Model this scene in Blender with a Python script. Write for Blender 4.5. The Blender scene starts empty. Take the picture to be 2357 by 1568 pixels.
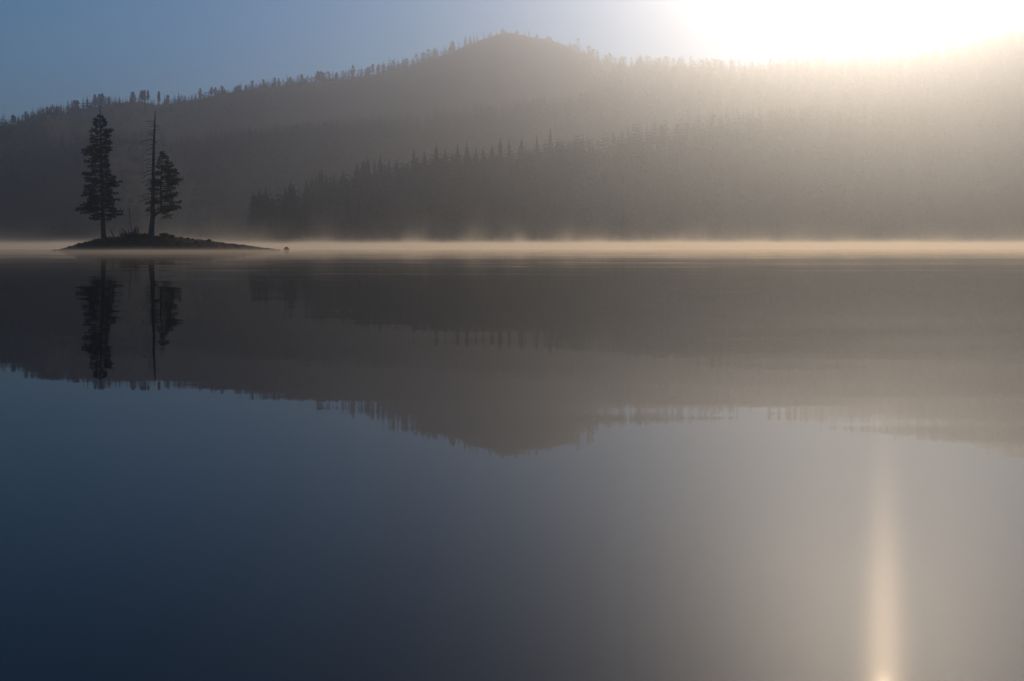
import bpy, math, random
import numpy as np
from mathutils import Vector

random.seed(7)
rng = np.random.default_rng(7)
R = math.radians
sc = bpy.context.scene
COL = sc.collection

# ---------------------------------------------------------------- camera
CAM_H = 1.1            # camera height above the lake
F = 2291.5             # focal length in picture units (picture 2357 x 1568 units)
CX, HY = 1178.5, 564.0  # picture centre column and horizon row
cam_d = bpy.data.cameras.new('camera')
cam = bpy.data.objects.new('camera', cam_d)
COL.objects.link(cam)
cam.location = (0, 0, CAM_H)
cam.rotation_euler = (R(90), 0, 0)
cam_d.lens = 35.0
cam_d.sensor_width = 36.0
cam_d.shift_y = -(784 - HY) / 2357.0
cam_d.clip_start = 0.1
cam_d.clip_end = 20000
sc.camera = cam

# ---------------------------------------------------------------- sky, sun, exposure
SUN_EL, SUN_AZ = R(23.65), R(20.5)      # azimuth measured from +Y towards +X
world = bpy.data.worlds.new('World')
sc.world = world
world.use_nodes = True
wn = world.node_tree.nodes
wn.clear()
w_out = wn.new('ShaderNodeOutputWorld')
w_bg = wn.new('ShaderNodeBackground')
w_sky = wn.new('ShaderNodeTexSky')
w_sky.sky_type = 'NISHITA'
w_sky.sun_disc = False
w_sky.sun_elevation = SUN_EL
w_sky.sun_rotation = SUN_AZ
w_sky.altitude = 1500
w_sky.air_density = 1.2
w_sky.dust_density = 0.02
w_sky.ozone_density = 6.0
w_bg.inputs['Strength'].default_value = 0.072
w_mix = wn.new('ShaderNodeVectorMath')          # cool white balance of the sky
w_mix.operation = 'MULTIPLY'
w_mix.inputs[1].default_value = (0.40, 0.93, 1.03)
world.node_tree.links.new(w_sky.outputs[0], w_mix.inputs[0])
world.node_tree.links.new(w_mix.outputs[0], w_bg.inputs[0])
world.node_tree.links.new(w_bg.outputs[0], w_out.inputs[0])

sun_d = bpy.data.lights.new('sun', 'SUN')
sun_d.energy = 4.0
sun_d.angle = R(0.5)
sun_d.color = (1.0, 0.72, 0.46)
sun = bpy.data.objects.new('sun', sun_d)
COL.objects.link(sun)
to_sun = Vector((math.sin(SUN_AZ) * math.cos(SUN_EL), math.cos(SUN_AZ) * math.cos(SUN_EL), math.sin(SUN_EL)))
sun.rotation_euler = (-to_sun).to_track_quat('-Z', 'Y').to_euler()
sun.location = (200, 500, 600)

sc.view_settings.view_transform = 'Standard'
sc.view_settings.look = 'None'
sc.view_settings.exposure = -0.10
sc.view_settings.gamma = 1
sc.cycles.volume_bounces = 0
sc.cycles.max_bounces = 8
sc.cycles.sample_clamp_indirect = 6
sc.cycles.use_denoising = True

# ---------------------------------------------------------------- materials
def mat(name):
    m = bpy.data.materials.new(name)
    m.use_nodes = True
    m.node_tree.nodes.clear()
    return m, m.node_tree.nodes, m.node_tree.links

def noisy(name, c1, c2, scale, rough=0.9, bump=0.0, spec=0.2, trans=None):
    m, n, l = mat(name)
    out = n.new('ShaderNodeOutputMaterial')
    p = n.new('ShaderNodeBsdfPrincipled')
    p.inputs['Roughness'].default_value = rough
    p.inputs['Specular IOR Level'].default_value = spec
    tc = n.new('ShaderNodeTexCoord')
    nz = n.new('ShaderNodeTexNoise')
    nz.inputs['Scale'].default_value = scale
    nz.inputs['Detail'].default_value = 5
    l.new(tc.outputs['Object'], nz.inputs['Vector'])
    rp = n.new('ShaderNodeValToRGB')
    rp.color_ramp.elements[0].position = 0.32
    rp.color_ramp.elements[1].position = 0.68
    rp.color_ramp.elements[0].color = (*c1, 1)
    rp.color_ramp.elements[1].color = (*c2, 1)
    l.new(nz.outputs['Fac'], rp.inputs['Fac'])
    l.new(rp.outputs['Color'], p.inputs['Base Color'])
    if bump:
        b = n.new('ShaderNodeBump')
        b.inputs['Distance'].default_value = bump
        l.new(nz.outputs['Fac'], b.inputs['Height'])
        l.new(b.outputs['Normal'], p.inputs['Normal'])
    if trans:
        t = n.new('ShaderNodeBsdfTranslucent')
        t.inputs['Color'].default_value = (*trans, 1)
        a = n.new('ShaderNodeAddShader')
        l.new(p.outputs[0], a.inputs[0])
        l.new(t.outputs[0], a.inputs[1])
        l.new(a.outputs[0], out.inputs['Surface'])
    else:
        l.new(p.outputs[0], out.inputs['Surface'])
    return m

M_NEEDLE = noisy('pine_needles', (0.008, 0.015, 0.007), (0.024, 0.036, 0.016), 0.8, 0.8)
M_NEEDLE_DRY = noisy('olive_needles', (0.020, 0.026, 0.010), (0.060, 0.058, 0.024), 0.9, 0.8, trans=(0.010, 0.011, 0.003))
M_BARK = noisy('pine_bark', (0.030, 0.022, 0.018), (0.085, 0.062, 0.050), 3.0, 0.95, 0.02)
M_DEAD = noisy('weathered_dead_wood', (0.025, 0.022, 0.024), (0.07, 0.062, 0.062), 3.0, 0.9, 0.02)
M_FAR_NEEDLE = noisy('far_conifer_needles', (0.020, 0.030, 0.018), (0.045, 0.058, 0.032), 0.05, 0.9)
M_HILL = noisy('forest_floor', (0.012, 0.014, 0.010), (0.028, 0.028, 0.021), 0.02, 1.0, spec=0.05)
M_SOIL = noisy('island_soil', (0.012, 0.009, 0.006), (0.042, 0.030, 0.019), 1.6, 0.95, 0.12)
M_ROCK = noisy('dark_rock', (0.018, 0.016, 0.014), (0.060, 0.054, 0.047), 2.5, 0.85, 0.06)
M_PALE = noisy('pale_rock', (0.55, 0.53, 0.50), (0.75, 0.73, 0.70), 6.0, 0.7)
M_GRASS = noisy('dry_grass', (0.045, 0.040, 0.014), (0.13, 0.105, 0.040), 1.5, 0.8, trans=(0.030, 0.025, 0.008))
M_LEAF = noisy('willow_leaves', (0.060, 0.055, 0.012), (0.15, 0.125, 0.030), 2.0, 0.8, trans=(0.06, 0.05, 0.010))

def water_material():
    m, n, l = mat('lake_water')
    out = n.new('ShaderNodeOutputMaterial')
    geo = n.new('ShaderNodeNewGeometry')
    def slopes(scale, ax, ay, off):
        mp = n.new('ShaderNodeMapping')
        mp.inputs['Scale'].default_value = scale
        mp.inputs['Location'].default_value = off
        l.new(geo.outputs['Position'], mp.inputs['Vector'])
        nz = n.new('ShaderNodeTexNoise')
        nz.inputs['Scale'].default_value = 1.0
        nz.inputs['Detail'].default_value = 2.0
        l.new(mp.outputs[0], nz.inputs['Vector'])
        sub = n.new('ShaderNodeVectorMath'); sub.operation = 'SUBTRACT'
        sub.inputs[1].default_value = (0.5, 0.5, 0.5)
        l.new(nz.outputs['Color'], sub.inputs[0])
        mul = n.new('ShaderNodeVectorMath'); mul.operation = 'MULTIPLY'
        mul.inputs[1].default_value = (ax, ay, 0)
        l.new(sub.outputs[0], mul.inputs[0])
        return mul.outputs[0]
    def add(a, b):
        v = n.new('ShaderNodeVectorMath'); v.operation = 'ADD'
        l.new(a, v.inputs[0])
        if isinstance(b, tuple): v.inputs[1].default_value = b
        else: l.new(b, v.inputs[1])
        return v.outputs[0]
    s1 = slopes((0.5, 2.6, 1), 0.004, 0.012, (3, 7, 0))       # fine ripples, crests along x
    s2 = slopes((0.09, 0.42, 1), 0.006, 0.017, (11, 2, 0))    # longer ripples
    s2b = slopes((0.015, 0.075, 1), 0.005, 0.014, (1, 5, 0))  # slow swell
    pn = n.new('ShaderNodeTexNoise'); pn.inputs['Scale'].default_value = 1.0; pn.inputs['Detail'].default_value = 3.0
    pm = n.new('ShaderNodeMapping'); pm.inputs['Scale'].default_value = (0.05, 0.12, 1)
    l.new(geo.outputs['Position'], pm.inputs['Vector']); l.new(pm.outputs[0], pn.inputs['Vector'])
    pr = n.new('ShaderNodeMapRange'); pr.inputs['From Min'].default_value = .38; pr.inputs['From Max'].default_value = .64
    pr.inputs['To Min'].default_value = .25; pr.inputs['To Max'].default_value = 2.2
    l.new(pn.outputs['Fac'], pr.inputs['Value'])
    ps = n.new('ShaderNodeVectorMath'); ps.operation = 'SCALE'     # patches of breeze
    l.new(add(s1, s2), ps.inputs[0]); l.new(pr.outputs[0], ps.inputs['Scale'])
    calm = add(ps.outputs[0], s2b)
    # a breeze-ruffled belt farther out, its edge wandering a little
    s3 = slopes((0.5, 2.2, 1), 0.03, 0.10, (5, 1, 0))
    sep = n.new('ShaderNodeSeparateXYZ'); l.new(geo.outputs['Position'], sep.inputs[0])
    nb = n.new('ShaderNodeTexNoise'); nb.inputs['Scale'].default_value = 0.03
    l.new(geo.outputs['Position'], nb.inputs['Vector'])
    ma = n.new('ShaderNodeMath'); ma.operation = 'MULTIPLY_ADD'
    ma.inputs[1].default_value = 14.0
    l.new(nb.outputs['Fac'], ma.inputs[0]); l.new(sep.outputs['Y'], ma.inputs[2])
    mr = n.new('ShaderNodeMapRange')
    mr.inputs['From Min'].default_value = 108; mr.inputs['From Max'].default_value = 150
    l.new(ma.outputs[0], mr.inputs['Value'])
    sc3 = n.new('ShaderNodeVectorMath'); sc3.operation = 'SCALE'
    l.new(s3, sc3.inputs[0]); l.new(mr.outputs[0], sc3.inputs['Scale'])
    nrm = n.new('ShaderNodeVectorMath'); nrm.operation = 'NORMALIZE'
    l.new(add(add(calm, sc3.outputs[0]), (0, 0, 1)), nrm.inputs[0])
    fr = n.new('ShaderNodeFresnel'); fr.inputs['IOR'].default_value = 1.333
    l.new(nrm.outputs[0], fr.inputs['Normal'])
    body = n.new('ShaderNodeBsdfDiffuse')
    body.inputs['Color'].default_value = (0.001, 0.004, 0.008, 1)
    g1 = n.new('ShaderNodeBsdfAnisotropic'); g1.distribution = 'GGX'
    g1.inputs['Roughness'].default_value = 0.02
    l.new(nrm.outputs[0], g1.inputs['Normal'])
    g2 = n.new('ShaderNodeBsdfAnisotropic'); g2.distribution = 'BECKMANN'   # fine capillary ripples: a long glitter path
    g2.inputs['Roughness'].default_value = 0.185
    g2.inputs['Anisotropy'].default_value = 0.40
    tg = n.new('ShaderNodeCombineXYZ'); tg.inputs['X'].default_value = math.cos(SUN_AZ); tg.inputs['Y'].default_value = -math.sin(SUN_AZ)
    l.new(tg.outputs[0], g2.inputs['Tangent'])
    mg = n.new('ShaderNodeMixShader'); mg.inputs['Fac'].default_value = 0.0085
    l.new(g1.outputs[0], mg.inputs[1]); l.new(g2.outputs[0], mg.inputs[2])
    mx = n.new('ShaderNodeMixShader')
    l.new(fr.outputs[0], mx.inputs['Fac'])
    l.new(body.outputs[0], mx.inputs[1]); l.new(mg.outputs[0], mx.inputs[2])
    l.new(mx.outputs[0], out.inputs['Surface'])
    return m
M_WATER = water_material()

# ---------------------------------------------------------------- helpers
def tag(o, label=None, cat=None, group=None, kind=None):
    if label: o['label'] = label
    if cat: o['category'] = cat
    if group: o['group'] = group
    if kind: o['kind'] = kind
    return o

class MB:
    def __init__(s): s.v, s.f = [], []
    def tri(s, a, b, c):
        i = len(s.v); s.v += [tuple(a), tuple(b), tuple(c)]; s.f.append((i, i + 1, i + 2))
    def quad(s, a, b, c, d):
        i = len(s.v); s.v += [tuple(a), tuple(b), tuple(c), tuple(d)]; s.f.append((i, i + 1, i + 2, i + 3))
    def tube(s, pts, rad, n=6, cap=True, wob=0.0):
        pts = [Vector(p) for p in pts]
        base = len(s.v)
        for i, p in enumerate(pts):
            t = (pts[min(i + 1, len(pts) - 1)] - pts[max(i - 1, 0)]).normalized()
            a = t.cross(Vector((0.13, 0.99, 0.05)) if abs(t.y) < 0.9 else Vector((1, 0, 0))).normalized()
            b = t.cross(a).normalized()
            for k in range(n):
                th = 2 * math.pi * k / n
                r = rad[i] * (1 + (random.uniform(-wob, wob) if wob else 0))
                s.v.append(tuple(p + a * (math.cos(th) * r) + b * (math.sin(th) * r)))
        for i in range(len(pts) - 1):
            for k in range(n):
                a0 = base + i * n + k; a1 = base + i * n + (k + 1) % n
                s.f.append((a0, a1, a1 + n, a0 + n))
        if cap:
            s.f.append(tuple(base + k for k in range(n))[::-1])
            s.f.append(tuple(base + (len(pts) - 1) * n + k for k in range(n)))
    def tuft(s, p, d, size, nb=7, spread=0.75, w=0.2):
        """a spray of needle blades from p along d"""
        d = Vector(d).normalized()
        for _ in range(nb):
            q = (d + Vector((random.gauss(0, spread), random.gauss(0, spread), random.gauss(0, spread * .8)))).normalized()
            L = size * random.uniform(.55, 1.1)
            sd = q.cross(Vector((random.gauss(0, 1), random.gauss(0, 1), random.gauss(0, 1)))).normalized() * (L * w)
            m = p + q * (L * .5)
            s.quad(p, m - sd, p + q * L, m + sd)
    def mesh(s, name, m, smooth=False):
        me = bpy.data.meshes.new(name)
        me.from_pydata(s.v, [], s.f)
        for x in (m if isinstance(m, (list, tuple)) else [m]): me.materials.append(x)
        if smooth:
            for p in me.polygons: p.use_smooth = True
        me.update()
        return me
    def build(s, name, m, parent=None, smooth=False):
        return link(name, s.mesh(name, m, smooth), parent)

def link(name, me, parent=None):
    o = bpy.data.objects.new(name, me)
    COL.objects.link(o)
    if parent: o.parent = parent
    return o

def empty(name, loc):
    o = bpy.data.objects.new(name, None)
    o.empty_display_size = 0.3
    o.location = loc
    COL.objects.link(o)
    return o

def grid_mesh(name, X, Y, Z, m, smooth=True):
    ny, nx = X.shape
    me = bpy.data.meshes.new(name)
    v = np.stack([X, Y, Z], -1).reshape(-1, 3)
    i = np.arange(ny * nx).reshape(ny, nx)
    q = np.stack([i[:-1, :-1], i[:-1, 1:], i[1:, 1:], i[1:, :-1]], -1).reshape(-1, 4)
    fill(me, v, q)
    me.materials.append(m)
    me.polygons.foreach_set('use_smooth', np.full(len(q), smooth))
    me.update()
    return me

def fill(me, v, q):
    k = q.shape[1]
    me.vertices.add(len(v)); me.vertices.foreach_set('co', np.ascontiguousarray(v, np.float32).ravel())
    me.loops.add(q.size); me.loops.foreach_set('vertex_index', np.ascontiguousarray(q, np.int32).ravel())
    me.polygons.add(len(q))
    me.polygons.foreach_set('loop_start', np.arange(0, q.size, k, dtype=np.int32))
    me.update(calc_edges=True)

# ---------------------------------------------------------------- land: one sheet, three ridges round the bay
def ss(x): x = np.clip(x, 0, 1); return x * x * (3 - 2 * x)
def crest(pts, D):
    px = np.array([p[0] for p in pts], float)
    if callable(D): D = D(px)
    z = CAM_H + (HY - np.array([p[1] for p in pts], float)) / F * D
    return lambda t: np.interp(t * F + CX, px, z)

# crest distances: the left ridge comes obliquely nearer, the right-hand slopes recede
DC = lambda px: np.interp(px, [-900, 0, 600, 1150, 1500], [800, 850, 1350, 1950, 2050])
DB = lambda px: np.interp(px, [-900, 250, 1100, 1700], [740, 800, 1400, 1900])
DA = lambda px: np.interp(px, [600, 1000, 1600, 2400], [740, 820, 1300, 1750])
DD = lambda px: 2250. + 0 * px
zC = crest([(-1400, 500), (-700, 430), (-300, 360), (0, 300), (57, 283), (102, 267), (159, 266), (193, 260), (250, 244), (296, 238), (341, 241), (364, 246),
            (410, 241), (455, 232), (535, 216), (704, 198), (790, 187), (926, 164), (1035, 126), (1113, 94), (1152, 82), (1180, 81),
            (1219, 89), (1265, 96), (1316, 114), (1355, 138), (1394, 160), (1500, 215), (1700, 290), (2100, 330), (3500, 400)], DC)
zB = crest([(-1600, 470), (-600, 400), (0, 358), (470, 345), (480, 338), (600, 325), (700, 312), (850, 304), (950, 296), (1050, 283), (1150, 270),
            (1250, 255), (1400, 240), (1600, 245), (2000, 260), (3500, 420)], DB)
zD = crest([(200, 560), (600, 470), (800, 400), (1000, 320), (1200, 235), (1330, 182), (1392, 166), (1526, 171), (1660, 178), (1740, 182), (1839, 173), (1973, 166),
            (2108, 157), (2197, 143), (2286, 124), (2353, 106), (2600, 70), (3000, 80), (3700, 150)], DD)
zA = crest([(300, 600), (540, 585), (572, 562), (590, 556), (660, 545), (750, 508), (880, 468), (1070, 432), (1200, 412), (1350, 372), (1500, 335),
            (1700, 298), (2000, 278), (2357, 262), (3000, 240), (3700, 330)], DA)

def wav(x, y, s, ph):
    return (np.sin(x / s + ph) * np.cos(y / (s * 1.3) - ph * 2) + .5 * np.sin(x / (s * .37) + y / (s * .51) + ph * 3) + .35 * np.cos(x / (s * .21) - y / (s * .19) + ph))

def shore_A(px): return np.interp(px, [575, 700, 1200, 2357, 4000], [570, 580, 760, 1200, 1400])

def ground(x, y):
    """height of the land above the lake (negative under water)"""
    x, y = np.asarray(x, float), np.asarray(y, float)
    d = np.maximum(y, 1.0)
    t = x / d
    px = t * F + CX
    n = wav(x, y, 90., 1.3)
    dc, db, dd_, da, sh = DC(px), DB(px), DD(px), DA(px), shore_A(px)
    soft = lambda q, w: n * np.clip((abs(d - q) - 40) / w, 0, 1)
    c = zC(t) * np.where(d < dc, ss((d / dc - .70) / .30) ** .85, 1 - .55 * ss((d - dc) / 900)) + 4 * soft(dc, 400)
    b = zB(t) * np.where(d < db, ss((d / db - .80) / .20) ** .8, 1 - .25 * ss((d - db) / 500)) + 1.5 * soft(db, 200)
    dd = zD(t) * np.where(d < dd_, ss((d - 1000) / (dd_ - 1000)) ** .8, 1 - .1 * ss((d - dd_) / 600)) + 1.5 * soft(dd_, 300)
    a = zA(t) * np.where(d < da, ss((d - sh) / (da - sh)) ** .8, 1 - .1 * ss((d - da) / 300)) + .3 * n
    # the shore: near on the right of the point, a bay on the left
    shore = np.where(px > 575, shore_A(px), np.interp(px, [-3000, 520, 575], [670, 670, 570])) + 3 * wav(x, y, 25., .4)
    bed = np.clip((d - shore) * .06, -3.0, 0.0)
    land = np.maximum(np.maximum(c, b), np.maximum(dd, a))
    return np.where(d < shore, bed, .15 + np.maximum(land, 0) * ss((d - shore) / 60 + .02))

tt = np.concatenate([np.linspace(-2.2, -.62, 60), np.linspace(-.6, .6, 420), np.linspace(.62, 2.2, 60)])
dist = np.concatenate([np.linspace(1, 400, 12), np.linspace(420, 560, 8), np.linspace(565, 1200, 130), np.linspace(1207, 2350, 150), np.linspace(2370, 3800, 40)])
T, Dg = np.meshgrid(tt, dist)
hills = link('hills', grid_mesh('hills', T * Dg, Dg, ground(T * Dg, Dg), M_HILL))
tag(hills, kind='structure')

wx, wy = np.meshgrid(np.linspace(-4400, 4400, 45), np.concatenate([np.linspace(-300, 1100, 15), [1800, 2980]]))
tag(link('lake', grid_mesh('lake', wx, wy, wx * 0, M_WATER)), kind='structure')

# ---------------------------------------------------------------- far conifers
def spire(h_bare, wid, layers, nb, top=1.0, rnd=.35, droop=.35, shape=0, girth=1.0):
    """unit-height conifer: (crown, trunk)"""
    cr, tr = MB(), MB()
    lean = random.uniform(-.012, .012)
    tr.tube([(0, 0, -.03), (0, 0, .3), (lean * .5, 0, .65), (lean, 0, 1.0)], [.016 * girth, .012 * girth, .008 * girth, .002], 5)
    for i in range(layers):
        u = (i + random.uniform(-.3, .3)) / (layers - 1)
        u = min(max(u, 0), 1)
        z = h_bare + (top - h_bare) * u
        if shape == 0: r = wid * (1 - u) ** .85 * (.75 + .25 * min(1, u * 6)) + .006
        elif shape == 1: r = wid * math.sin(math.pi * (.14 + .80 * u)) ** .75       # rounded pine
        else: r = wid * (1 - u) ** .6 * min(1, .45 + u * 4) + .012
        r *= random.uniform(.6, 1.25)
        a0 = random.uniform(0, 6.28)
        for k in range(nb):
            a = a0 + 6.283 * k / nb + random.uniform(-.4, .4)
            L = r * random.uniform(1 - rnd, 1 + rnd * .5)
            d = Vector((math.cos(a), math.sin(a), 0))
            sd = Vector((-d.y, d.x, 0)) * (L * random.uniform(.28, .5) + .006)
            dz = (.4 if shape == 0 else .15)
            c = Vector((lean * z, 0, z))
            tip = c + d * L + Vector((0, 0, -L * droop * random.uniform(.5, 1.3)))
            mid = c + d * (L * .6) + Vector((0, 0, .012))
            if shape:
                for _ in range(3):
                    q = c + d * (L * random.uniform(.45, 1)) + Vector((0, 0, random.uniform(-.02, .03)))
                    e1 = Vector((random.gauss(0, 1), random.gauss(0, 1), random.gauss(0, 1))).normalized() * random.uniform(.032, .058)
                    e2 = e1.cross(Vector((random.gauss(0, 1), random.gauss(0, 1), random.gauss(0, 1)))).normalized() * random.uniform(.025, .045)
                    cr.quad(q - e1, q - e2, q + e1, q + e2)
                continue
            cr.quad(c + Vector((0, 0, .02)), mid + sd, tip, mid - sd)
            cr.tri(c + Vector((0, 0, .03)), mid + Vector((0, 0, -L * dz - .012)), tip)
    return cr, tr

def snag_far():
    tr = MB()
    tr.tube([(0, 0, -.03), (.004, 0, .5), (0, 0, 1.0)], [.02, .013, .004], 5)
    for _ in range(9):
        z = random.uniform(.35, .92); a = random.uniform(0, 6.28); L = random.uniform(.03, .09) * (1.2 - z)
        tr.tube([(0, 0, z), (math.cos(a) * L, math.sin(a) * L, z - L * .3)], [.005, .002], 3)
    return tr

PROTO = {'spire': [spire(random.uniform(.06, .2), random.uniform(.11, .16), random.randint(13, 17), 7) for _ in range(6)],
         'round': [spire(random.uniform(.2, .36), random.uniform(.15, .21), 11, 8, .98, .4, .1, 1) for _ in range(5)],
         'umbrella': [spire(random.uniform(.36, .50), random.uniform(.05, .075), 11, 7, .98, .35, .2, 2, 2.2) for _ in range(3)]}
FINE = [spire(random.uniform(.06, .16), random.uniform(.12, .17), random.randint(36, 44), 9, 1.0, .4, .5) for _ in range(6)]
def joined(pair, name):
    c, t = pair
    j = MB()
    j.v = list(c.v) + list(t.v)
    j.f = list(c.f) + [tuple(i + len(c.v) for i in f) for f in t.f]
    me = j.mesh(name, [M_FAR_NEEDLE, M_BARK])
    mi = np.zeros(len(j.f), np.int32); mi[len(c.f):] = 1
    me.polygons.foreach_set('material_index', mi)
    return me
MESH = {k: [joined(p, k + '_conifer') for p in v] for k, v in PROTO.items()}
MESH['snag'] = [snag_far().mesh('far_snag', M_DEAD) for _ in range(2)]
FINE_MESH = [(c.mesh('crown', M_FAR_NEEDLE), t.mesh('trunk', M_BARK)) for c, t in FINE]

taken = []
def far_tree(px, py_top, D, kind, label, group, minh=5.0):
    x = (px - CX) / F * D
    g = float(ground(x, D))
    h = CAM_H + (HY - py_top) / F * D - g
    h = min(max(h, minh), 44.0)
    i = random.randrange(len(MESH[kind]))
    name = {'spire': 'spire_conifer', 'round': 'round_topped_pine', 'umbrella': 'bare_trunked_pine', 'snag': 'dead_snag'}[kind]
    o = link(name, MESH[kind][i])
    w = random.uniform(.95, 1.3) * (1.6 if D > 1700 and h < 18 else 1.15 if h < 11 else 1.0)
    o.location = (x, D, g - .25)
    o.rotation_euler = (0, 0, random.uniform(0, 6.28))
    o.scale = (h * w, h * w, h)
    tag(o, label, 'dead tree' if kind == 'snag' else 'tree', group)
    taken.append((x, D))
    return o

KN = {'spire': 'slender spire-topped conifer', 'round': 'round-crowned pine', 'umbrella': 'bare-trunked high-crowned pine', 'snag': 'bare dead snag'}
def skyline(lst, x0, y0, s, D, where, group):
    for e in lst:
        zx, zy = e[0], e[1]
        k = {'r': 'round', 'u': 'umbrella', 'd': 'snag', 's': 'spire'}[e[2] if len(e) > 2 else random.choice('sssssr')]
        px, py = (x0 + zx / s) * .766, (y0 + zy / s) * .766
        far_tree(px, py, float(D(px)) + random.uniform(-4, 22), k, KN[k] + ' ' + where(px), group)

def where_C(px):
    if px < 190: return 'in the close row at the low far left end of the ridge'
    if px < 270: return 'on the ridge skyline behind the top of the living island pine'
    if px < 345: return 'standing on the small knoll of the ridge between the two tall trees'
    if px < 440: return 'on the ridge skyline beside the top of the dead island trunk'
    if px < 700: return 'in the dense row on the gently rising ridge right of the island'
    if px < 950: return 'in the dark row along the middle of the long rising ridge'
    if px < 1110: return 'on the steep shoulder climbing to the rounded summit'
    if px < 1260: return 'silhouetted on top of the rounded bald summit'
    return 'scattered down the bald slope falling right of the summit'
C1 = [(15, 570, 's'), (55, 545), (85, 540), (130, 490, 'r'), (150, 500), (190, 485), (228, 475, 's'), (262, 455), (285, 455), (328, 410, 's'), (345, 430), (380, 410), (415, 385, 's'),
      (442, 400), (480, 385), (512, 385), (560, 420), (576, 370, 's'), (595, 380), (620, 362), (645, 372), (687, 330, 's'), (724, 332), (755, 342), (782, 345, 'r'), (815, 400), (845, 308, 's'),
      (882, 292, 's'), (912, 330), (960, 285, 'r'), (1005, 278, 'r'), (1035, 275, 'r'), (1062, 315), (1103, 305, 'r'), (1130, 270, 'd'), (1160, 290, 'd'), (1177, 300, 'd'), (1207, 288, 's'),
      (1345, 258, 'r'), (1325, 290), (1370, 310), (1405, 280), (1425, 245, 'u'), (1443, 238, 'u'), (1465, 236, 'u'), (1497, 243, 'u'), (1520, 290, 'd'), (1607, 253, 'u'), (1558, 330, 'd'),
      (1665, 285), (1685, 275), (1700, 290), (1735, 320), (1755, 285), (1775, 280), (1808, 248, 's'), (1855, 340), (1885, 330), (1912, 300, 's'), (1942, 295, 's'), (1965, 295),
      (2025, 222, 'r'), (2070, 255), (2105, 270), (2140, 208, 'r'), (2180, 212, 'r'), (2220, 225), (2250, 220), (2280, 235)]
skyline(C1, 0, 200, 3.367, DC, where_C, 'conifers along the far ridge skyline')
C2 = [(5, 420), (30, 425), (78, 402, 'r'), (115, 412), (140, 420), (175, 400), (198, 388), (245, 372), (270, 365, 'r'), (302, 385), (320, 340), (335, 358, 'r'), (360, 355), (405, 340, 'r'), (430, 342), (462, 338),
      (485, 325), (502, 322), (522, 325, 'r'), (548, 320), (570, 325), (588, 318), (612, 330), (650, 322), (682, 302), (708, 288), (757, 295), (790, 292), (825, 280, 'r'), (857, 282, 'r'),
      (887, 255), (922, 238, 's'), (953, 235, 's'), (975, 245), (1002, 232, 's'), (1025, 245), (1060, 240), (1090, 225), (1125, 198, 's'), (1160, 190), (1182, 185), (1205, 172), (1250, 160),
      (1280, 145), (1297, 145), (1332, 138), (1372, 108), (1400, 95), (1422, 95), (1442, 97), (1480, 85), (1522, 80), (1555, 80), (1592, 72, 'r'), (1615, 75), (1650, 95, 'r'), (1677, 78, 'r'), (1718, 98, 'r'),
      (1747, 85, 'u'), (1795, 100, 'u'), (1820, 120), (1885, 125), (1922, 150), (1940, 155), (1985, 155, 'u'), (2015, 160, 'r'), (2045, 180), (2065, 185), (2100, 225), (2120, 230), (2143, 212, 's'),
      (2160, 230), (2195, 262, 'r')]
skyline(C2, 700, 50, 1.964, DC, where_C, 'conifers along the far ridge skyline')

for _ in range(30):                       # the loose fringe on and around the summit
    q = random.uniform(1060, 1400)
    gy = HY - (float(ground((q - CX) / F * DC(q), float(DC(q)))) - CAM_H) / float(DC(q)) * F
    k = random.choice(('round', 'spire', 'spire', 'umbrella'))
    far_tree(q, gy - random.uniform(6, 15), float(DC(q)) + random.uniform(-4, 14), k, KN[k] + ' ' + where_C(q), 'conifers along the far ridge skyline')

def where_D(px):
    if px < 1560: return 'in the low pale row just right of the summit slope'
    if px < 1900: return 'in the hazy saddle of the right-hand ridge under the glare'
    if px < 2120: return 'on the pale rising crest between the saddle and the tall right trees'
    return 'among the tall washed-out trees where the right ridge climbs to the edge'
D1 = [(200, 230, 'r'), (245, 255), (278, 242), (310, 255), (340, 260), (375, 248), (400, 265), (440, 265), (500, 260, 'r'), (520, 262, 'r'), (555, 270), (590, 275), (630, 275), (655, 280),
      (690, 282), (720, 285), (775, 280, 'r'), (858, 270, 'r'), (935, 288, 'r'), (985, 280, 'r'), (1020, 278, 'r'), (1075, 280), (1150, 262), (1155, 265), (1210, 255, 'r'), (1245, 258, 'r'), (1290, 275),
      (1330, 265), (1385, 262), (1447, 250), (1495, 240, 'd'), (1540, 225, 'd'), (1590, 262), (1640, 225, 'r'), (1690, 250), (1757, 215, 'd'), (1792, 198, 's'), (1828, 195, 's'), (1855, 210), (1880, 225), (1910, 200, 's'),
      (1960, 170, 'r'), (2000, 195), (2025, 190), (2055, 130, 's'), (2100, 145), (2138, 110, 'r'), (2170, 135), (2220, 130), (2262, 105, 's'), (2295, 68, 'r'), (2345, 75, 's')]
skyline(D1, 1700, 50, 1.712, DD, where_D, 'conifers along the pale right ridge')

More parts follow.
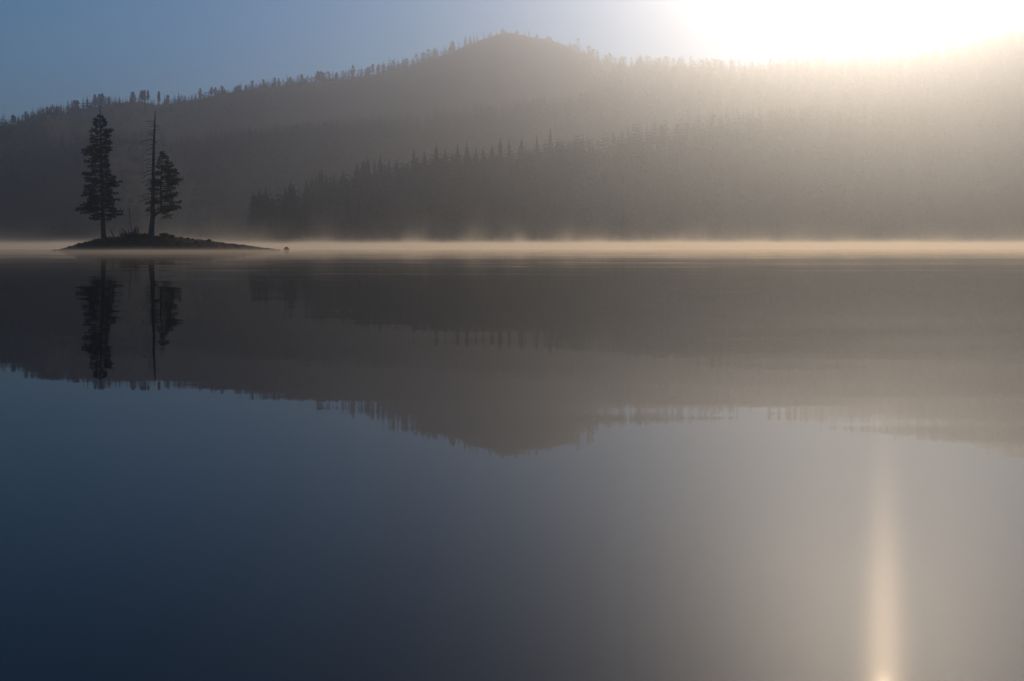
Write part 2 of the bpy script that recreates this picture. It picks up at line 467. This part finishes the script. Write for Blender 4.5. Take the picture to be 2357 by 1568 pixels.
# tall conifers of the near forested point: trunk and crown as parts
def where_A(px, row):
    if row == 0:
        if px < 660: return 'at the tip of the forested point beside the mist'
        if px < 1000: return 'at the misty foot of the dark forested point'
        if px < 1500: return 'at the misty shore below the middle of the forest'
        return 'at the glowing misty shore under the washed-out right slope'
    if px < 800: return 'on the low top edge of the forested point, next above its tip'
    if px < 1020: return 'on the stepped top edge of the dark forest below the rising ridge'
    return 'on the fading top edge of the forest below the bald summit'
def near_tree(px, D, h, row):
    x = (px - CX) / F * D
    g = float(ground(x, D))
    r = empty('tall_conifer', (x, D, max(g, 0) - .2))
    r.rotation_euler = (0, 0, random.uniform(0, 6.28))
    w = random.uniform(.7, 1.35)
    r.scale = (h * w, h * w, h)
    c, t = random.choice(FINE_MESH)
    link('trunk', t, r); link('crown', c, r)
    tag(r, 'tall dark conifer ' + where_A(px, row), 'tree', 'tall conifers of the near forested point')
    taken.append((x, D))
A1 = [(140, 455), (162, 480), (185, 455), (210, 470), (235, 435), (285, 510), (370, 430), (395, 420), (410, 395), (430, 420), (520, 380), (560, 350), (590, 350), (610, 320), (625, 310), (660, 345), (690, 350), (718, 345), (780, 310),
      (800, 380), (880, 265), (925, 240), (955, 220), (1000, 240), (1042, 200), (1105, 240), (1160, 235), (1200, 290), (1235, 270), (1280, 160), (1310, 220), (1357, 180), (1400, 230), (1440, 120), (1500, 165), (1555, 170), (1590, 125),
      (1655, 105), (1720, 150), (1770, 150), (1835, 135), (1890, 80), (1955, 90), (2045, 75), (2100, 160), (2150, 60), (2250, 10)]
for zx, zy in A1:
    px, py = (700 + zx / 2.357) * .766, (380 + zy / 2.357) * .766
    D = 586. if px < 650 else (620. if px < 700 else float(DA(px)) - 15 + random.uniform(-10, 10))
    x = (px - CX) / F * D
    h = CAM_H + (HY - py) / F * D - float(ground(x, D))
    near_tree(px, D, min(max(h, 15), 42), 1 if px > 650 else 0)
px = 655.
while px < 2400:
    D = float(shore_A(px)) + random.uniform(5, 20)
    near_tree(px, D, random.uniform(19, 32), 0)
    px += random.uniform(24, 56)

# the rest of the forest on the slopes: more than anyone could count, one mass
def forest():
    protos = [spire(.05, random.uniform(.13, .18), 9, 6, 1.0, .4) for _ in range(5)] + [spire(.15, .2, 7, 7, .98, .4, .1, 1) for _ in range(2)]
    tv = []
    for c, t in protos:
        v = np.array(c.v); tris = []
        for f in c.f:
            tris.append(f[:3])
            if len(f) == 4: tris.append((f[0], f[2], f[3]))
        tv.append((v, np.array(tris)))
    def scatter(n, p0, p1, d0, d1):
        p = rng.uniform(p0, p1, n); lo, hi = d0(p), d1(p)
        d = np.sqrt(rng.uniform(0, 1, n) * (hi * hi - lo * lo) + lo * lo)
        return (p - CX) / F * d, d
    sets = [scatter(3000, 575, 2500, lambda p: shore_A(p) + 8, lambda p: DA(p) + 60), scatter(2000, 575, 1350, lambda p: shore_A(p) + 8, lambda p: DA(p) + 60),
            scatter(3600, 1330, 2600, DA, lambda p: DD(p) + 30), scatter(3000, -260, 1450, lambda p: DB(p) * .82, lambda p: DB(p) + 40), scatter(2000, 430, 1250, lambda p: DB(p) * .82, lambda p: DB(p) + 40),
            scatter(1500, -260, 1000, lambda p: DC(p) * .85, DC), scatter(1300, -260, 1100, lambda p: DC(p) - 10, lambda p: DC(p) + 45)]
    hh = [(16, 34), (15, 36), (15, 28), (11, 21), (11, 21), (5, 9), (.55, 1.1)]
    V, Fc, off = [], [], 0
    for si, (xs, ds) in enumerate(sets):
        g = ground(xs, ds)
        for x, d, z in zip(xs, ds, g):
            if z < .5: continue
            pxx = x / d * F + CX
            h = random.uniform(*hh[si])
            if si in (3, 4): h *= d / 1100
            if si == 5 and pxx > 700 and random.random() < .7: continue
            if si == 6: h *= np.interp(pxx, [0, 60, 120, 230, 270, 360, 420, 600, 800, 1000, 1090], [14, 20, 28, 30, 9, 8, 20, 22, 26, 28, 8]) / F * d
            v, tr = tv[random.randrange(len(tv) if si in (2, 6) else 5)]
            a = random.uniform(0, 6.28); ca, sa = math.cos(a) * h, math.sin(a) * h
            w = np.empty_like(v)
            w[:, 0] = v[:, 0] * ca - v[:, 1] * sa + x
            w[:, 1] = v[:, 0] * sa + v[:, 1] * ca + d
            w[:, 2] = v[:, 2] * h + z - .3
            V.append(w); Fc.append(tr + off); off += len(v)
    me = bpy.data.meshes.new('forest')
    fill(me, np.concatenate(V), np.concatenate(Fc))
    me.materials.append(M_FAR_NEEDLE)
    o = link('forest', me)
    tag(o, 'dense conifer forest covering the slopes beyond the lake', 'forest', kind='stuff')
forest()

# ---------------------------------------------------------------- the island
DI = 200.0
def W(px, py, D=DI): return Vector(((px - CX) / F * D, D, CAM_H + (HY - py) / F * D))
isl = [(134, 577.5), (138, 576.3), (162, 568.5), (183, 562.5), (209, 555), (235, 549), (266, 545), (321, 546), (360, 546), (393, 545.5), (425, 549), (464, 553), (516, 559.5), (581, 567.5), (640, 575), (650, 577)]
ix = np.array([W(p, 0).x for p, _ in isl]); iz = np.array([max(W(p, q).z, -.05) for p, q in isl])
def isl_h(x, y):
    x, y = np.asarray(x, float), np.asarray(y, float)
    c = np.interp(x, ix, iz, left=-.3, right=-.3)
    half = 2.0 + 5.5 * np.sqrt(np.clip(c, 0, 3) / 2.7)
    v = np.abs(y - DI) / half
    n = .06 * wav(x, y, 1.1, .7) + .05 * wav(x, y, .45, 2.1)
    return np.where(v < 1, c * (1 - v ** 1.7), -.5 * (v - 1)) + n * np.clip(c, 0, 1)
gx, gy = np.meshgrid(np.linspace(ix[0] - 1.5, ix[-1] + 1.5, 330), np.linspace(DI - 10, DI + 10, 110))
tag(link('island', grid_mesh('island', gx, gy, isl_h(gx, gy), M_SOIL)), kind='structure')

def arc(p0, p1, sag, n=5):
    p0, p1 = Vector(p0), Vector(p1)
    return [p0.lerp(p1, i / (n - 1)) + Vector((0, 0, sag * 4 * (i / (n - 1)) * (1 - i / (n - 1)))) for i in range(n)]

def limb_with_needles(cr, lm, base, az, L, rise, size, r0, dens=1.0, start=.25):
    """one crown limb with side twigs carrying needle tufts"""
    d = Vector((math.cos(az), math.sin(az), 0))
    side = Vector((-d.y, d.x, 0))
    tip = base + d * L + Vector((0, 0, rise * L))
    pts = arc(base, tip, -.05 * L + random.uniform(-.03, .03) * L, 5)
    lm.tube(pts, [r0, r0 * .8, r0 * .6, r0 * .4, r0 * .15], 4, cap=False)
    n = max(3, int(L / .24 * dens))
    for i in range(n):
        u = start + (1 - start) * (i + random.random()) / n
        k = min(int(u * 4), 3)
        p = pts[k].lerp(pts[k + 1], u * 4 - k)
        tw = (1.05 - u) * .42 * L * random.uniform(.3, 1) + .12
        for sgn in ((-1, 1) if random.random() < .8 else (random.choice((-1, 1)),)):
            q = p + side * (sgn * tw) + d * (tw * .5) + Vector((0, 0, random.gauss(.02, .15)))
            lm.tube([p, q], [.018, .008], 3, cap=False)
            m = max(1, int(tw / .28))
            for j in range(m):
                w = p.lerp(q, (j + 1) / m)
                cr.tuft(w, (q - p).normalized() + d * .6 + Vector((0, 0, .35)), size * random.uniform(.7, 1.15), 6)
        cr.tuft(p, d + Vector((0, 0, .4)), size, 6)
    cr.tuft(tip, d, size, 10, .6)

def living_pine():
    base = W(239.5, 549.0); base.y = DI - .5; base.z = float(isl_h(base.x, base.y)) - .1
    r = empty('pine_tree', base)
    tag(r, 'tall full-crowned living pine with thin bare leader, left on the island', 'tree')
    m = .766 / 3.733 / F * DI                  # metres per unit of the measured silhouette
    H = lambda yz: (W(0, (300 + yz / 3.733) * .766).z - base.z)
    X = lambda xz: (W((200 + xz / 3.733) * .766, 0).x - base.x)
    tk = [(432, 1575, 35), (428, 1500, 28), (424, 1400, 24), (420, 1250, 22), (412, 1000, 19), (403, 700, 15), (396, 450, 10), (391, 250, 6.5), (389, 150, 4.2), (388, 66, 2.4)]
    t = MB()
    t.tube([(X(a), 0, H(b)) for a, b, _ in tk], [c * m for *_, c in tk], 10, wob=.08)
    t.build('trunk', M_BARK, r, True)
    def at(yz):
        ys = [b for _, b, _ in tk][::-1]; xs = [a for a, *_ in tk][::-1]
        return Vector((X(np.interp(yz, ys, xs)), 0, H(yz)))
    prof = [(188, 15, 30), (210, 70, 30), (250, 95, 75), (268, 105, 108), (300, 80, 100), (345, 118, 145), (385, 95, 120), (430, 120, 100), (470, 90, 130), (520, 140, 155), (560, 215, 125), (590, 200, 100), (630, 110, 80), (680, 180, 118),
            (720, 170, 90), (770, 130, 70), (800, 200, 110), (850, 255, 150), (890, 180, 180), (920, 210, 200), (970, 230, 170), (1000, 190, 110), (1050, 265, 150), (1100, 250, 190), (1140, 265, 175), (1180, 250, 80), (1200, 310, 100), (1235, 280, 180), (1262, 170, 215),
            (1290, 195, 200), (1320, 190, 170), (1345, 130, 80), (1360, 40, 20)]
    yy = [p[0] for p in prof]; ll = [p[1] for p in prof]; rr = [p[2] for p in prof]
    cr, lm = MB(), MB()
    yz = 196.
    while yz < 1340:
        l, rt = np.interp(yz, yy, ll) * m, np.interp(yz, yy, rr) * m
        for k in range(random.choice((3, 4, 4, 5))):
            az = random.uniform(0, 6.28)
            if k == 0: az = random.gauss(0, .25)
            if k == 1: az = math.pi + random.gauss(0, .25)
            c = math.cos(az)
            L = math.hypot(c * (rt if c > 0 else l), math.sin(az) * (l + rt) * .45) * random.choice((random.uniform(.5, .8), random.uniform(.78, 1.04)))
            b = at(yz + random.uniform(-10, 10))
            rise = random.uniform(-.12, .12) if yz < 500 else random.uniform(-.34, .08)
            b.z -= rise * L * .6
            limb_with_needles(cr, lm, b, az, max(L, .35), rise, .37, .045 + .012 * L, 1.0, .3)
        yz += random.uniform(17, 31)
    cr.build('crown', M_NEEDLE, r)
    lm.build('limbs', M_BARK, r)
    for yz, dx, dz in [(128, -26, 4), (196, 40, -6), (150, 12, -5), (1385, -80, 30), (1400, -60, 5), (1395, 70, -30), (1430, 90, -60)]:   # bare twigs on the leader and lower trunk
        b = MB(); p = at(yz)
        b.tube(arc(p, p + Vector((dx * m, -.1, -dz * m)), .12, 4), [.035, .03, .022, .012], 4)
        b.build('dead_branch', M_DEAD, r)
living_pine()

def half_dead_pine():
    base = W(350.5, 550.0); base.y = DI - .4; base.z = float(isl_h(base.x, base.y)) - .1
    r = empty('half_dead_pine', base)
    tag(r, 'tall bare dead trunk with stubby branches and one living green side stem', 'tree')
    m = .766 / 3.733 / F * DI
    H = lambda yz: (W(0, (310 + yz / 3.733) * .766).z - base.z)
    X = lambda xz: (W((380 + xz / 3.733) * .766, 0).x - base.x)
    tk = [(285, 1535, 43), (287, 1490, 36), (292, 1420, 30), (300, 1330, 28), (306, 1260, 28), (307, 1180, 24), (307, 1050, 21), (309, 900, 19), (312, 700, 17), (317, 450, 13), (325, 250, 8.5), (331, 130, 5.5), (332, 88, 3.5)]
    ys = [b for _, b, _ in tk][::-1]; xs = [a for a, *_ in tk][::-1]
    at = lambda yz: Vector((X(np.interp(yz, ys, xs)), 0, H(yz)))
    t = MB()
    t.tube([(X(a), 0, H(b)) for a, b, _ in tk], [c * m for *_, c in tk], 10, wob=.08)
    t.build('trunk', M_DEAD, r, True)
    BR = [(205, 232, 208, 0), (235, 260, 240, 0), (262, 272, 268, 0), (310, 255, 306, 0), (330, 240, 332, .1), (352, 255, 345, 0), (372, 262, 358, 0), (422, 155, 462, .75), (470, 265, 468, 0), (505, 215, 570, .5), (578, 232, 585, .1),
          (585, 250, 568, 0), (630, 210, 657, .3), (650, 240, 664, .1), (690, 212, 707, .2), (720, 240, 724, 0), (760, 172, 815, .7), (798, 165, 852, .75), (852, 185, 895, .4), (880, 215, 884, .1), (905, 190, 932, .2), (1015, 165, 1055, .2),
          (1055, 180, 1062, .1), (1078, 125, 1118, .5), (1165, 210, 1200, .3), (1257, 195, 1258, 0), (255, 375, 250, 0), (268, 385, 270, 0), (305, 398, 305, 0), (340, 365, 335, 0), (438, 372, 430, 0), (450, 352, 446, 0), (572, 388, 568, 0),
          (605, 365, 603, 0), (640, 365, 632, 0), (690, 360, 682, 0), (1035, 385, 1050, .2)]
    for yz, tx, ty, up in BR:
        p = at(yz)
        q = Vector((X(tx), random.uniform(-.7, .7), H(ty)))
        L = (q - p).length
        b = MB()
        pts = arc(p, q, up * .55 + random.uniform(-.03, .05), 6)
        r0 = .045 + .018 * min(L, 3)
        b.tube(pts, [r0, r0 * .85, r0 * .75, r0 * .6, r0 * .45, .018], 5)
        for _ in range(int(L * 2.2)):             # broken twigs
            u = random.uniform(.35, .95); k = min(int(u * 5), 4)
            s = pts[k].lerp(pts[k + 1], u * 5 - k)
            e = s + Vector((random.uniform(-.35, .15) * (1 if tx < 310 else -1), random.uniform(-.3, .3), random.uniform(-.45, .12)))
            b.tube([s, e], [.022, .010], 3)
        b.build('branch', M_DEAD, r)
    st = [(315, 1268, 17), (338, 1250, 15), (362, 1236, 13.5), (385, 1218, 13), (398, 1190, 12.5), (400, 1140, 11.5), (397, 1000, 9), (398, 850, 7.5), (401, 720, 5.5), (404, 620, 3.5), (405, 565, 1.5)]
    s = MB()
    s.tube([(X(a), 0 if i == 0 else -.05, H(b)) for i, (a, b, _) in enumerate(st)], [c * m for *_, c in st], 8, wob=.06)
    s.build('side_stem', M_BARK, r, True)
    ys2 = [b for _, b, _ in st][::-1]; xs2 = [a for a, *_ in st][::-1]
    at2 = lambda yz: Vector((X(np.interp(yz, ys2, xs2)), 0, H(yz)))
    prof = [(560, 14, 16), (585, 25, 35), (620, 30, 70), (650, 35, 85), (690, 50, 125), (735, 55, 140), (762, 55, 195), (800, 55, 160), (835, 60, 220), (868, 70, 248), (905, 150, 200), (925, 150, 130), (960, 140, 160), (1010, 155, 208), (1040, 120, 190),
            (1065, 80, 130), (1090, 120, 145), (1125, 160, 230), (1170, 165, 232), (1205, 150, 185), (1240, 40, 120), (1262, 20, 105)]
    yy = [p[0] for p in prof]; ll = [p[1] for p in prof]; rr = [p[2] for p in prof]
    cr, lm = MB(), MB()
    yz = 568.
    while yz < 1240:
        l, rt = np.interp(yz, yy, ll) * m, np.interp(yz, yy, rr) * m
        for k in range(random.choice((3, 4, 4)) if yz < 900 else 3):
            az = random.uniform(0, 6.28)
            if k == 0: az = random.gauss(0, .3)
            c = math.cos(az)
            L = math.hypot(c * (rt if c > 0 else l), math.sin(az) * (l + rt) * .5) * random.uniform(.72, 1.02)
            b = at2(yz + random.uniform(-8, 8))
            rise = random.uniform(-.12, .15)
            b.z -= rise * L * .6
            limb_with_needles(cr, lm, b, az, max(L, .3), rise, .38, .035 + .012 * L, .95, .3)
        yz += random.uniform(19, 31)
    for px_, pz_ in [(420, 1270), (450, 1275), (490, 1285), (500, 1255), (470, 1265)]:    # drooping sprays under the crown
        p = Vector((X(px_), random.uniform(-.5, .5), H(pz_)))
        lm.tube([at2(1215), p], [.03, .012], 3)
        for _ in range(4): cr.tuft(p + Vector((random.gauss(0, .2), random.gauss(0, .2), random.gauss(0, .15))), (0.2, 0, -1), .4, 8)
    cr.build('crown', M_NEEDLE_DRY, r)
    lm.build('limbs', M_BARK, r)
half_dead_pine()

def on_island(px, y):
    x = (px - CX) / F * y
    return Vector((x, y, float(isl_h(x, y))))

def sapling():
    b = on_island(307, DI - .2); b.z -= .05
    r = empty('dead_sapling', b)
    tag(r, 'thin bare dead sapling rising from the shrubs between the two trees', 'dead tree')
    top = W(297, 458).z - b.z
    t = MB(); dx = W(298, 0).x - b.x
    t.tube([(0, 0, 0), (-.12, 0, .9), (dx * .65, 0, 2.2), (dx * .9, 0, top * .6), (dx, 0, top)], [.13, .11, .075, .05, .02], 6)
    t.build('trunk', M_DEAD, r, True)
    for i in range(22):
        u = random.uniform(.26, .96); z = u * top; a = random.uniform(0, 6.28)
        L = (1.15 - u) * 1.5 * random.uniform(.4, 1)
        p = Vector((np.interp(u, [0, .3, .6, 1], [0, dx * .65, dx * .9, dx]), 0, z))
        m = MB(); q = p + Vector((math.cos(a) * L, math.sin(a) * L, random.uniform(-.25, .15) * L))
        m.tube(arc(p, q, .05, 4), [.022, .018, .013, .008], 3)
        m.build('branch', M_DEAD, r)
sapling()

def stump():
    b = on_island(296, DI - .6); b.z -= .1
    r = empty('broken_stump', b)
    tag(r, 'low broken stump with crooked bare prongs among the shrubs', 'stump')
    k = .766 / 8.713 / F * DI
    def P(x, z): return Vector(((x - 540) * k, random.uniform(-.1, .1), (1290 - z) * k))
    for pts, r0 in [([(520, 1290), (500, 1190), (440, 1100), (400, 1065), (335, 1035)], .16), ([(545, 1290), (548, 1160), (540, 1090), (528, 1025)], .15),
                    ([(560, 1290), (575, 1170), (585, 1100)], .12), ([(690, 1290), (700, 1150), (712, 1060), (728, 985)], .2), ([(600, 1290), (625, 1150), (640, 1105)], .14)]:
        m = MB(); q = [P(*p) for p in pts]
        m.tube(q, [r0 * (1 - .65 * i / (len(q) - 1)) for i in range(len(q))], 6, wob=.1)
        m.build('prong', M_DEAD, r, True)
    m = MB()
    m.tube([P(600, 1320), P(600, 1270), P(605, 1235)], [.75, .6, .3], 9, wob=.15)
    m.build('stump_base', M_DEAD, r, True)
stump()

def leaning():
    b = on_island(258, DI - .9)
    k = .766 / 2.946 / F * DI
    m = MB()
    m.tube([(.55, 0, -.1), (.15, .1, .5), (-.25, .2, 1.1), (-.55, .3, 1.9)], [.14, .12, .09, .06], 6, wob=.1)
    for s, e in [((.15, .1, .5), (.5, .1, 1.2)), ((-.1, .2, .9), (.25, 0, 1.8)), ((.5, .1, 1.2), (.35, .1, 2.0)), ((.25, 0, 1.8), (.6, 0, 2.5))]:
        m.tube([s, e], [.04, .014], 4)
    o = m.build('fallen_branch', M_DEAD, None, True)
    o.location = b
    tag(o, 'dead forked branch leaning on the foot of the living pine', 'branch')
leaning()

def shrub(name, label, px, y, w, h, nst, leafy, size, mt, cat='shrub', group=None):
    b = on_island(px, y); b.z -= .05
    r = empty(name, b)
    tag(r, label, cat, group)
    st, lf = MB(), MB()
    for _ in range(nst):
        a = random.uniform(0, 6.28); sp = math.sqrt(random.random())
        hh = h * random.uniform(.55, 1.05) * (1 - .4 * sp)
        p0 = Vector((math.cos(a) * w * .35 * sp, math.sin(a) * w * .3 * sp, 0))
        p1 = Vector((math.cos(a) * w * sp, math.sin(a) * w * .7 * sp, hh))
        pts = arc(p0, p1, .12 * hh, 4)
        st.tube(pts, [.03, .022, .015, .007], 3, cap=False)
        for _ in range(leafy):
            u = random.uniform(.3, 1); k = min(int(u * 3), 2)
            q = pts[k].lerp(pts[k + 1], u * 3 - k)
            lf.tuft(q, (p1 - p0).normalized() + Vector((0, 0, .4)), size * random.uniform(.6, 1.1), 5, .6, .16)
    st.build('stems', M_DEAD, r); lf.build('leaves', mt, r)
shrub('willow_shrub', 'yellowish open shrub with upright leafy shoots left of the dead trunk', 314, DI - .3, .8, 2.6, 26, 5, .34, M_LEAF)
shrub('willow_shrub', 'small sparse yellowish shrub beside the crooked stump', 281, DI - .2, .9, 1.7, 18, 4, .3, M_LEAF)
shrub('willow_shrub', 'low dense shrub mound under the thin dead sapling', 301, DI - .9, 2.0, 1.1, 60, 5, .3, M_NEEDLE_DRY)
shrub('willow_shrub', 'low olive shrub pressed against the left foot of the dead trunk', 332, DI - .5, 1.7, 1.1, 60, 6, .3, M_NEEDLE_DRY)
shrub('willow_shrub', 'rounded low bush just right of the dead trunk', 378, DI - .5, 1.1, 1.0, 60, 6, .28, M_NEEDLE_DRY)
shrub('willow_shrub', 'flat ground-hugging bush between the dead trunk and the rounded bush', 363, DI - .9, 1.2, .55, 40, 5, .24, M_GRASS)

def grass():
    m = MB()
    for _ in range(5200):
        px = random.choice((random.gauss(300, 45), random.gauss(350, 50), random.uniform(170, 520)))
        y = DI + random.gauss(-.6, 1.8)
        b = on_island(px, y)
        if b.z < .9: continue
        h = random.uniform(.12, .42) * (1.0 if px < 400 else .5)
        d = Vector((random.gauss(0, .35), random.gauss(0, .35), 1)).normalized() * h
        s = Vector((random.uniform(-1, 1), random.uniform(-1, 1), 0)).normalized() * .018
        m.tri(b - s, b + s, b + d)
    o = m.build('grass', M_GRASS)
    tag(o, 'short dry grass along the top of the island', 'grass', kind='stuff')
grass()

def rock(loc, sx, sy, sz, label, mt=M_ROCK, seed=0, group=None, name='rock'):
    rnd = random.Random(seed)
    dirs = [(Vector((rnd.gauss(0, 1), rnd.gauss(0, 1), rnd.gauss(0, 1))).normalized(), rnd.uniform(.72, .95)) for _ in range(14)]
    v, f, nu, nv = [], [], 18, 10
    for j in range(nv + 1):
        th = math.pi * j / nv
        for i in range(nu):
            ph = 2 * math.pi * i / nu
            d = Vector((math.sin(th) * math.cos(ph), math.sin(th) * math.sin(ph), math.cos(th)))
            r = 1.0
            for q, c in dirs:
                k = d.dot(q)
                if k > c: r = min(r, c / k)
            r *= 1 + .03 * math.sin(5 * d.x + seed) * math.cos(4 * d.y) + .02 * math.sin(11 * d.z + 7 * d.x)
            v.append((d.x * r * sx, d.y * r * sy, d.z * r * sz))
    for j in range(nv):
        for i in range(nu):
            a, b = j * nu + i, j * nu + (i + 1) % nu
            f.append((a, a + nu, b + nu, b))
    m = MB(); m.v, m.f = v, f
    o = m.build(name, mt)
    o.location = loc; o.rotation_euler = (0, 0, rnd.uniform(0, 3))
    tag(o, label, 'rock', group)
    return o
lake_rock = W(659, 0); rock((W(659, 0, 205).x, 205, .12), .68, .55, .60, 'rounded lone boulder standing in the water off the long low island tip', seed=3, name='boulder')
rock((W(125.5, 0, 196).x, 196, .03), .36, .3, .2, 'small low rock in the water off the short steep island end', seed=5)
rock((W(119.5, 0, 196.5).x, 196.5, -.04), .14, .14, .12, 'tiny rock barely breaking the water beyond the small low rock', seed=6)
for i, (zx, s, lab) in enumerate([(320, .42, 'dark rock on the steep end of the island crest'), (290, .34, 'dark rock nearest the steep end of the island crest, above the water'),
                                  (1140, .6, 'broad dark rock on the crest beside the rounded low bush'), (1215, .38, 'dark rock on the crest next beyond the broad rock'),
                                  (1280, .42, 'larger dark rock of the pair halfway down the crest'), (1322, .3, 'smaller dark rock of the pair halfway down the crest'),
                                  (1470, .5, 'long flat dark rock on the lower island slope'), (1850, .26, 'small rock near the thin end of the long island slope'),
                                  (2085, .2, 'tiny rock at the very tip of the long island slope'), (410, .2, 'small stone on the crest left of the living pine')]):
    px = (130 + zx / 2.946) * .766
    y = DI - .3
    b = on_island(px, y)
    rock((b.x, y, b.z + s * .12), s * 1.15, s, s * .62, lab, seed=20 + i)
b = on_island(404, DI - 5.2)
yw = DI - 6.2
rock((W(405, 0, yw).x, yw, float(isl_h(W(405, 0, yw).x, yw)) + .06), .12, .1, .1, 'tiny pale stone at the waterline below the low bush', M_PALE, 44)

def gravel():
    m = MB()
    for _ in range(2600):
        x = random.uniform(ix[0] + .5, ix[-1] - .2); y = DI + random.uniform(-7.5, 2)
        z = float(isl_h(x, y))
        if z < .02: continue
        r = min(random.paretovariate(2.2) * .05, .26)
        i = len(m.v)
        a = random.uniform(0, 6.28)
        for k in range(5):
            t = a + 1.257 * k; q = r * random.uniform(.75, 1.15)
            m.v.append((x + math.cos(t) * q, y + math.sin(t) * q, z - r * .2))
        for k in range(5):
            t = a + .4 + 1.257 * k; q = r * random.uniform(.45, .8)
            m.v.append((x + math.cos(t) * q, y + math.sin(t) * q, z + r * random.uniform(.3, .6)))
        for k in range(5):
            k2 = (k + 1) % 5
            m.f.append((i + k, i + k2, i + 5 + k2, i + 5 + k))
        m.f.append(tuple(i + 5 + k for k in range(5)))
    tag(m.build('gravel', M_ROCK), 'loose stones and gravel strewn over the island slope', 'gravel', kind='stuff')
gravel()

# ---------------------------------------------------------------- mist on the water
def box(name, x0, x1, y0, y1, z0, z1, m):
    v = [(x, y, z) for z in (z0, z1) for y in (y0, y1) for x in (x0, x1)]
    f = [(0, 2, 3, 1), (4, 5, 7, 6), (0, 1, 5, 4), (1, 3, 7, 5), (3, 2, 6, 7), (2, 0, 4, 6)]
    me = bpy.data.meshes.new(name); me.from_pydata(v, [], f); me.materials.append(m); me.update()
    return link(name, me)

def mist_material(step):
    m, n, l = mat('lake_mist')
    out = n.new('ShaderNodeOutputMaterial')
    pv = n.new('ShaderNodeVolumePrincipled')
    pv.inputs['Color'].default_value = (1.0, 0.97, 0.90, 1)
    pv.inputs['Anisotropy'].default_value = 0.56
    geo = n.new('ShaderNodeNewGeometry')
    sep = n.new('ShaderNodeSeparateXYZ'); l.new(geo.outputs['Position'], sep.inputs[0])
    def M(op, a, b=None, c=None):
        k = n.new('ShaderNodeMath'); k.operation = op
        for i, s in enumerate((a, b, c)):
            if s is None: continue
            if isinstance(s, (int, float)): k.inputs[i].default_value = s
            else: l.new(s, k.inputs[i])
        return k.outputs[0]
    def N(scale, det, loc=(0, 0, 0)):
        mp = n.new('ShaderNodeMapping'); mp.inputs['Scale'].default_value = scale; mp.inputs['Location'].default_value = loc
        l.new(geo.outputs['Position'], mp.inputs['Vector'])
        nz = n.new('ShaderNodeTexNoise'); nz.inputs['Scale'].default_value = 1; nz.inputs['Detail'].default_value = det
        l.new(mp.outputs[0], nz.inputs['Vector'])
        return nz.outputs['Fac']
    y, z = sep.outputs['Y'], sep.outputs['Z']
    mr = n.new('ShaderNodeMapRange'); mr.interpolation_type = 'SMOOTHSTEP'
    mr.inputs['From Min'].default_value = 196; mr.inputs['From Max'].default_value = 300
    l.new(y, mr.inputs['Value'])
    nr = n.new('ShaderNodeMapRange'); nr.interpolation_type = 'SMOOTHSTEP'
    nr.inputs['From Min'].default_value = 60; nr.inputs['From Max'].default_value = 150
    nr.inputs['To Min'].default_value = .003; nr.inputs['To Max'].default_value = .020
    l.new(y, nr.inputs['Value'])
    far = mr.outputs[0]                                     # 0 near the camera, 1 beyond the island
    H = M('MULTIPLY_ADD', far, .38, .22)                    # scale height
    und = M('MULTIPLY_ADD', N((.07, .015, 0), 3), 2.2, -.1)
    H2 = M('MULTIPLY', H, M('MAXIMUM', und, .25))
    core = M('MULTIPLY', M('EXPONENT', M('MULTIPLY', M('DIVIDE', z, H2), -1.0)), M('MULTIPLY_ADD', far, .085, nr.outputs[0]))
    w = N((.085, .02, .045), 6, (4, 9, 1))
    wisp = M('MAXIMUM', M('SUBTRACT', w, .52), 0)
    wisp = M('MULTIPLY', M('MULTIPLY', wisp, M('EXPONENT', M('MULTIPLY', z, -.30))), M('MULTIPLY', far, .06))
    l.new(M('ADD', core, wisp), pv.inputs['Density'])
    l.new(pv.outputs[0], out.inputs['Volume'])
    try: m.cycles.volume_step_rate = step
    except Exception: pass
    return m
MIST = box('mist', -1150, 1150, 45, 1330, .03, 16, mist_material(.12))
tag(MIST, 'low golden mist lying on the far water', 'mist', kind='stuff')

# ---------------------------------------------------------------- haze in the air
hm, hn, hl = mat('air_haze')
ho = hn.new('ShaderNodeOutputMaterial')
hp = hn.new('ShaderNodeVolumePrincipled')
hp.inputs['Color'].default_value = (0.90, 0.95, 1.0, 1)
hp.inputs['Density'].default_value = 0.00040
hp.inputs['Anisotropy'].default_value = 0.84
hb = hn.new('ShaderNodeVolumePrincipled')      # the air itself: a thin, even blue scatter
hb.inputs['Color'].default_value = (0.16, 0.46, 1.0, 1)
hb.inputs['Density'].default_value = 0.00015
hb.inputs['Anisotropy'].default_value = 0.0
ha = hn.new('ShaderNodeAddShader')
hl.new(hp.outputs[0], ha.inputs[0]); hl.new(hb.outputs[0], ha.inputs[1])
hl.new(ha.outputs[0], ho.inputs['Volume'])
tag(box('haze', -9000, 9000, -400, 3950, -5, 445, hm), 'thin morning haze filling the valley air', 'haze', kind='stuff')
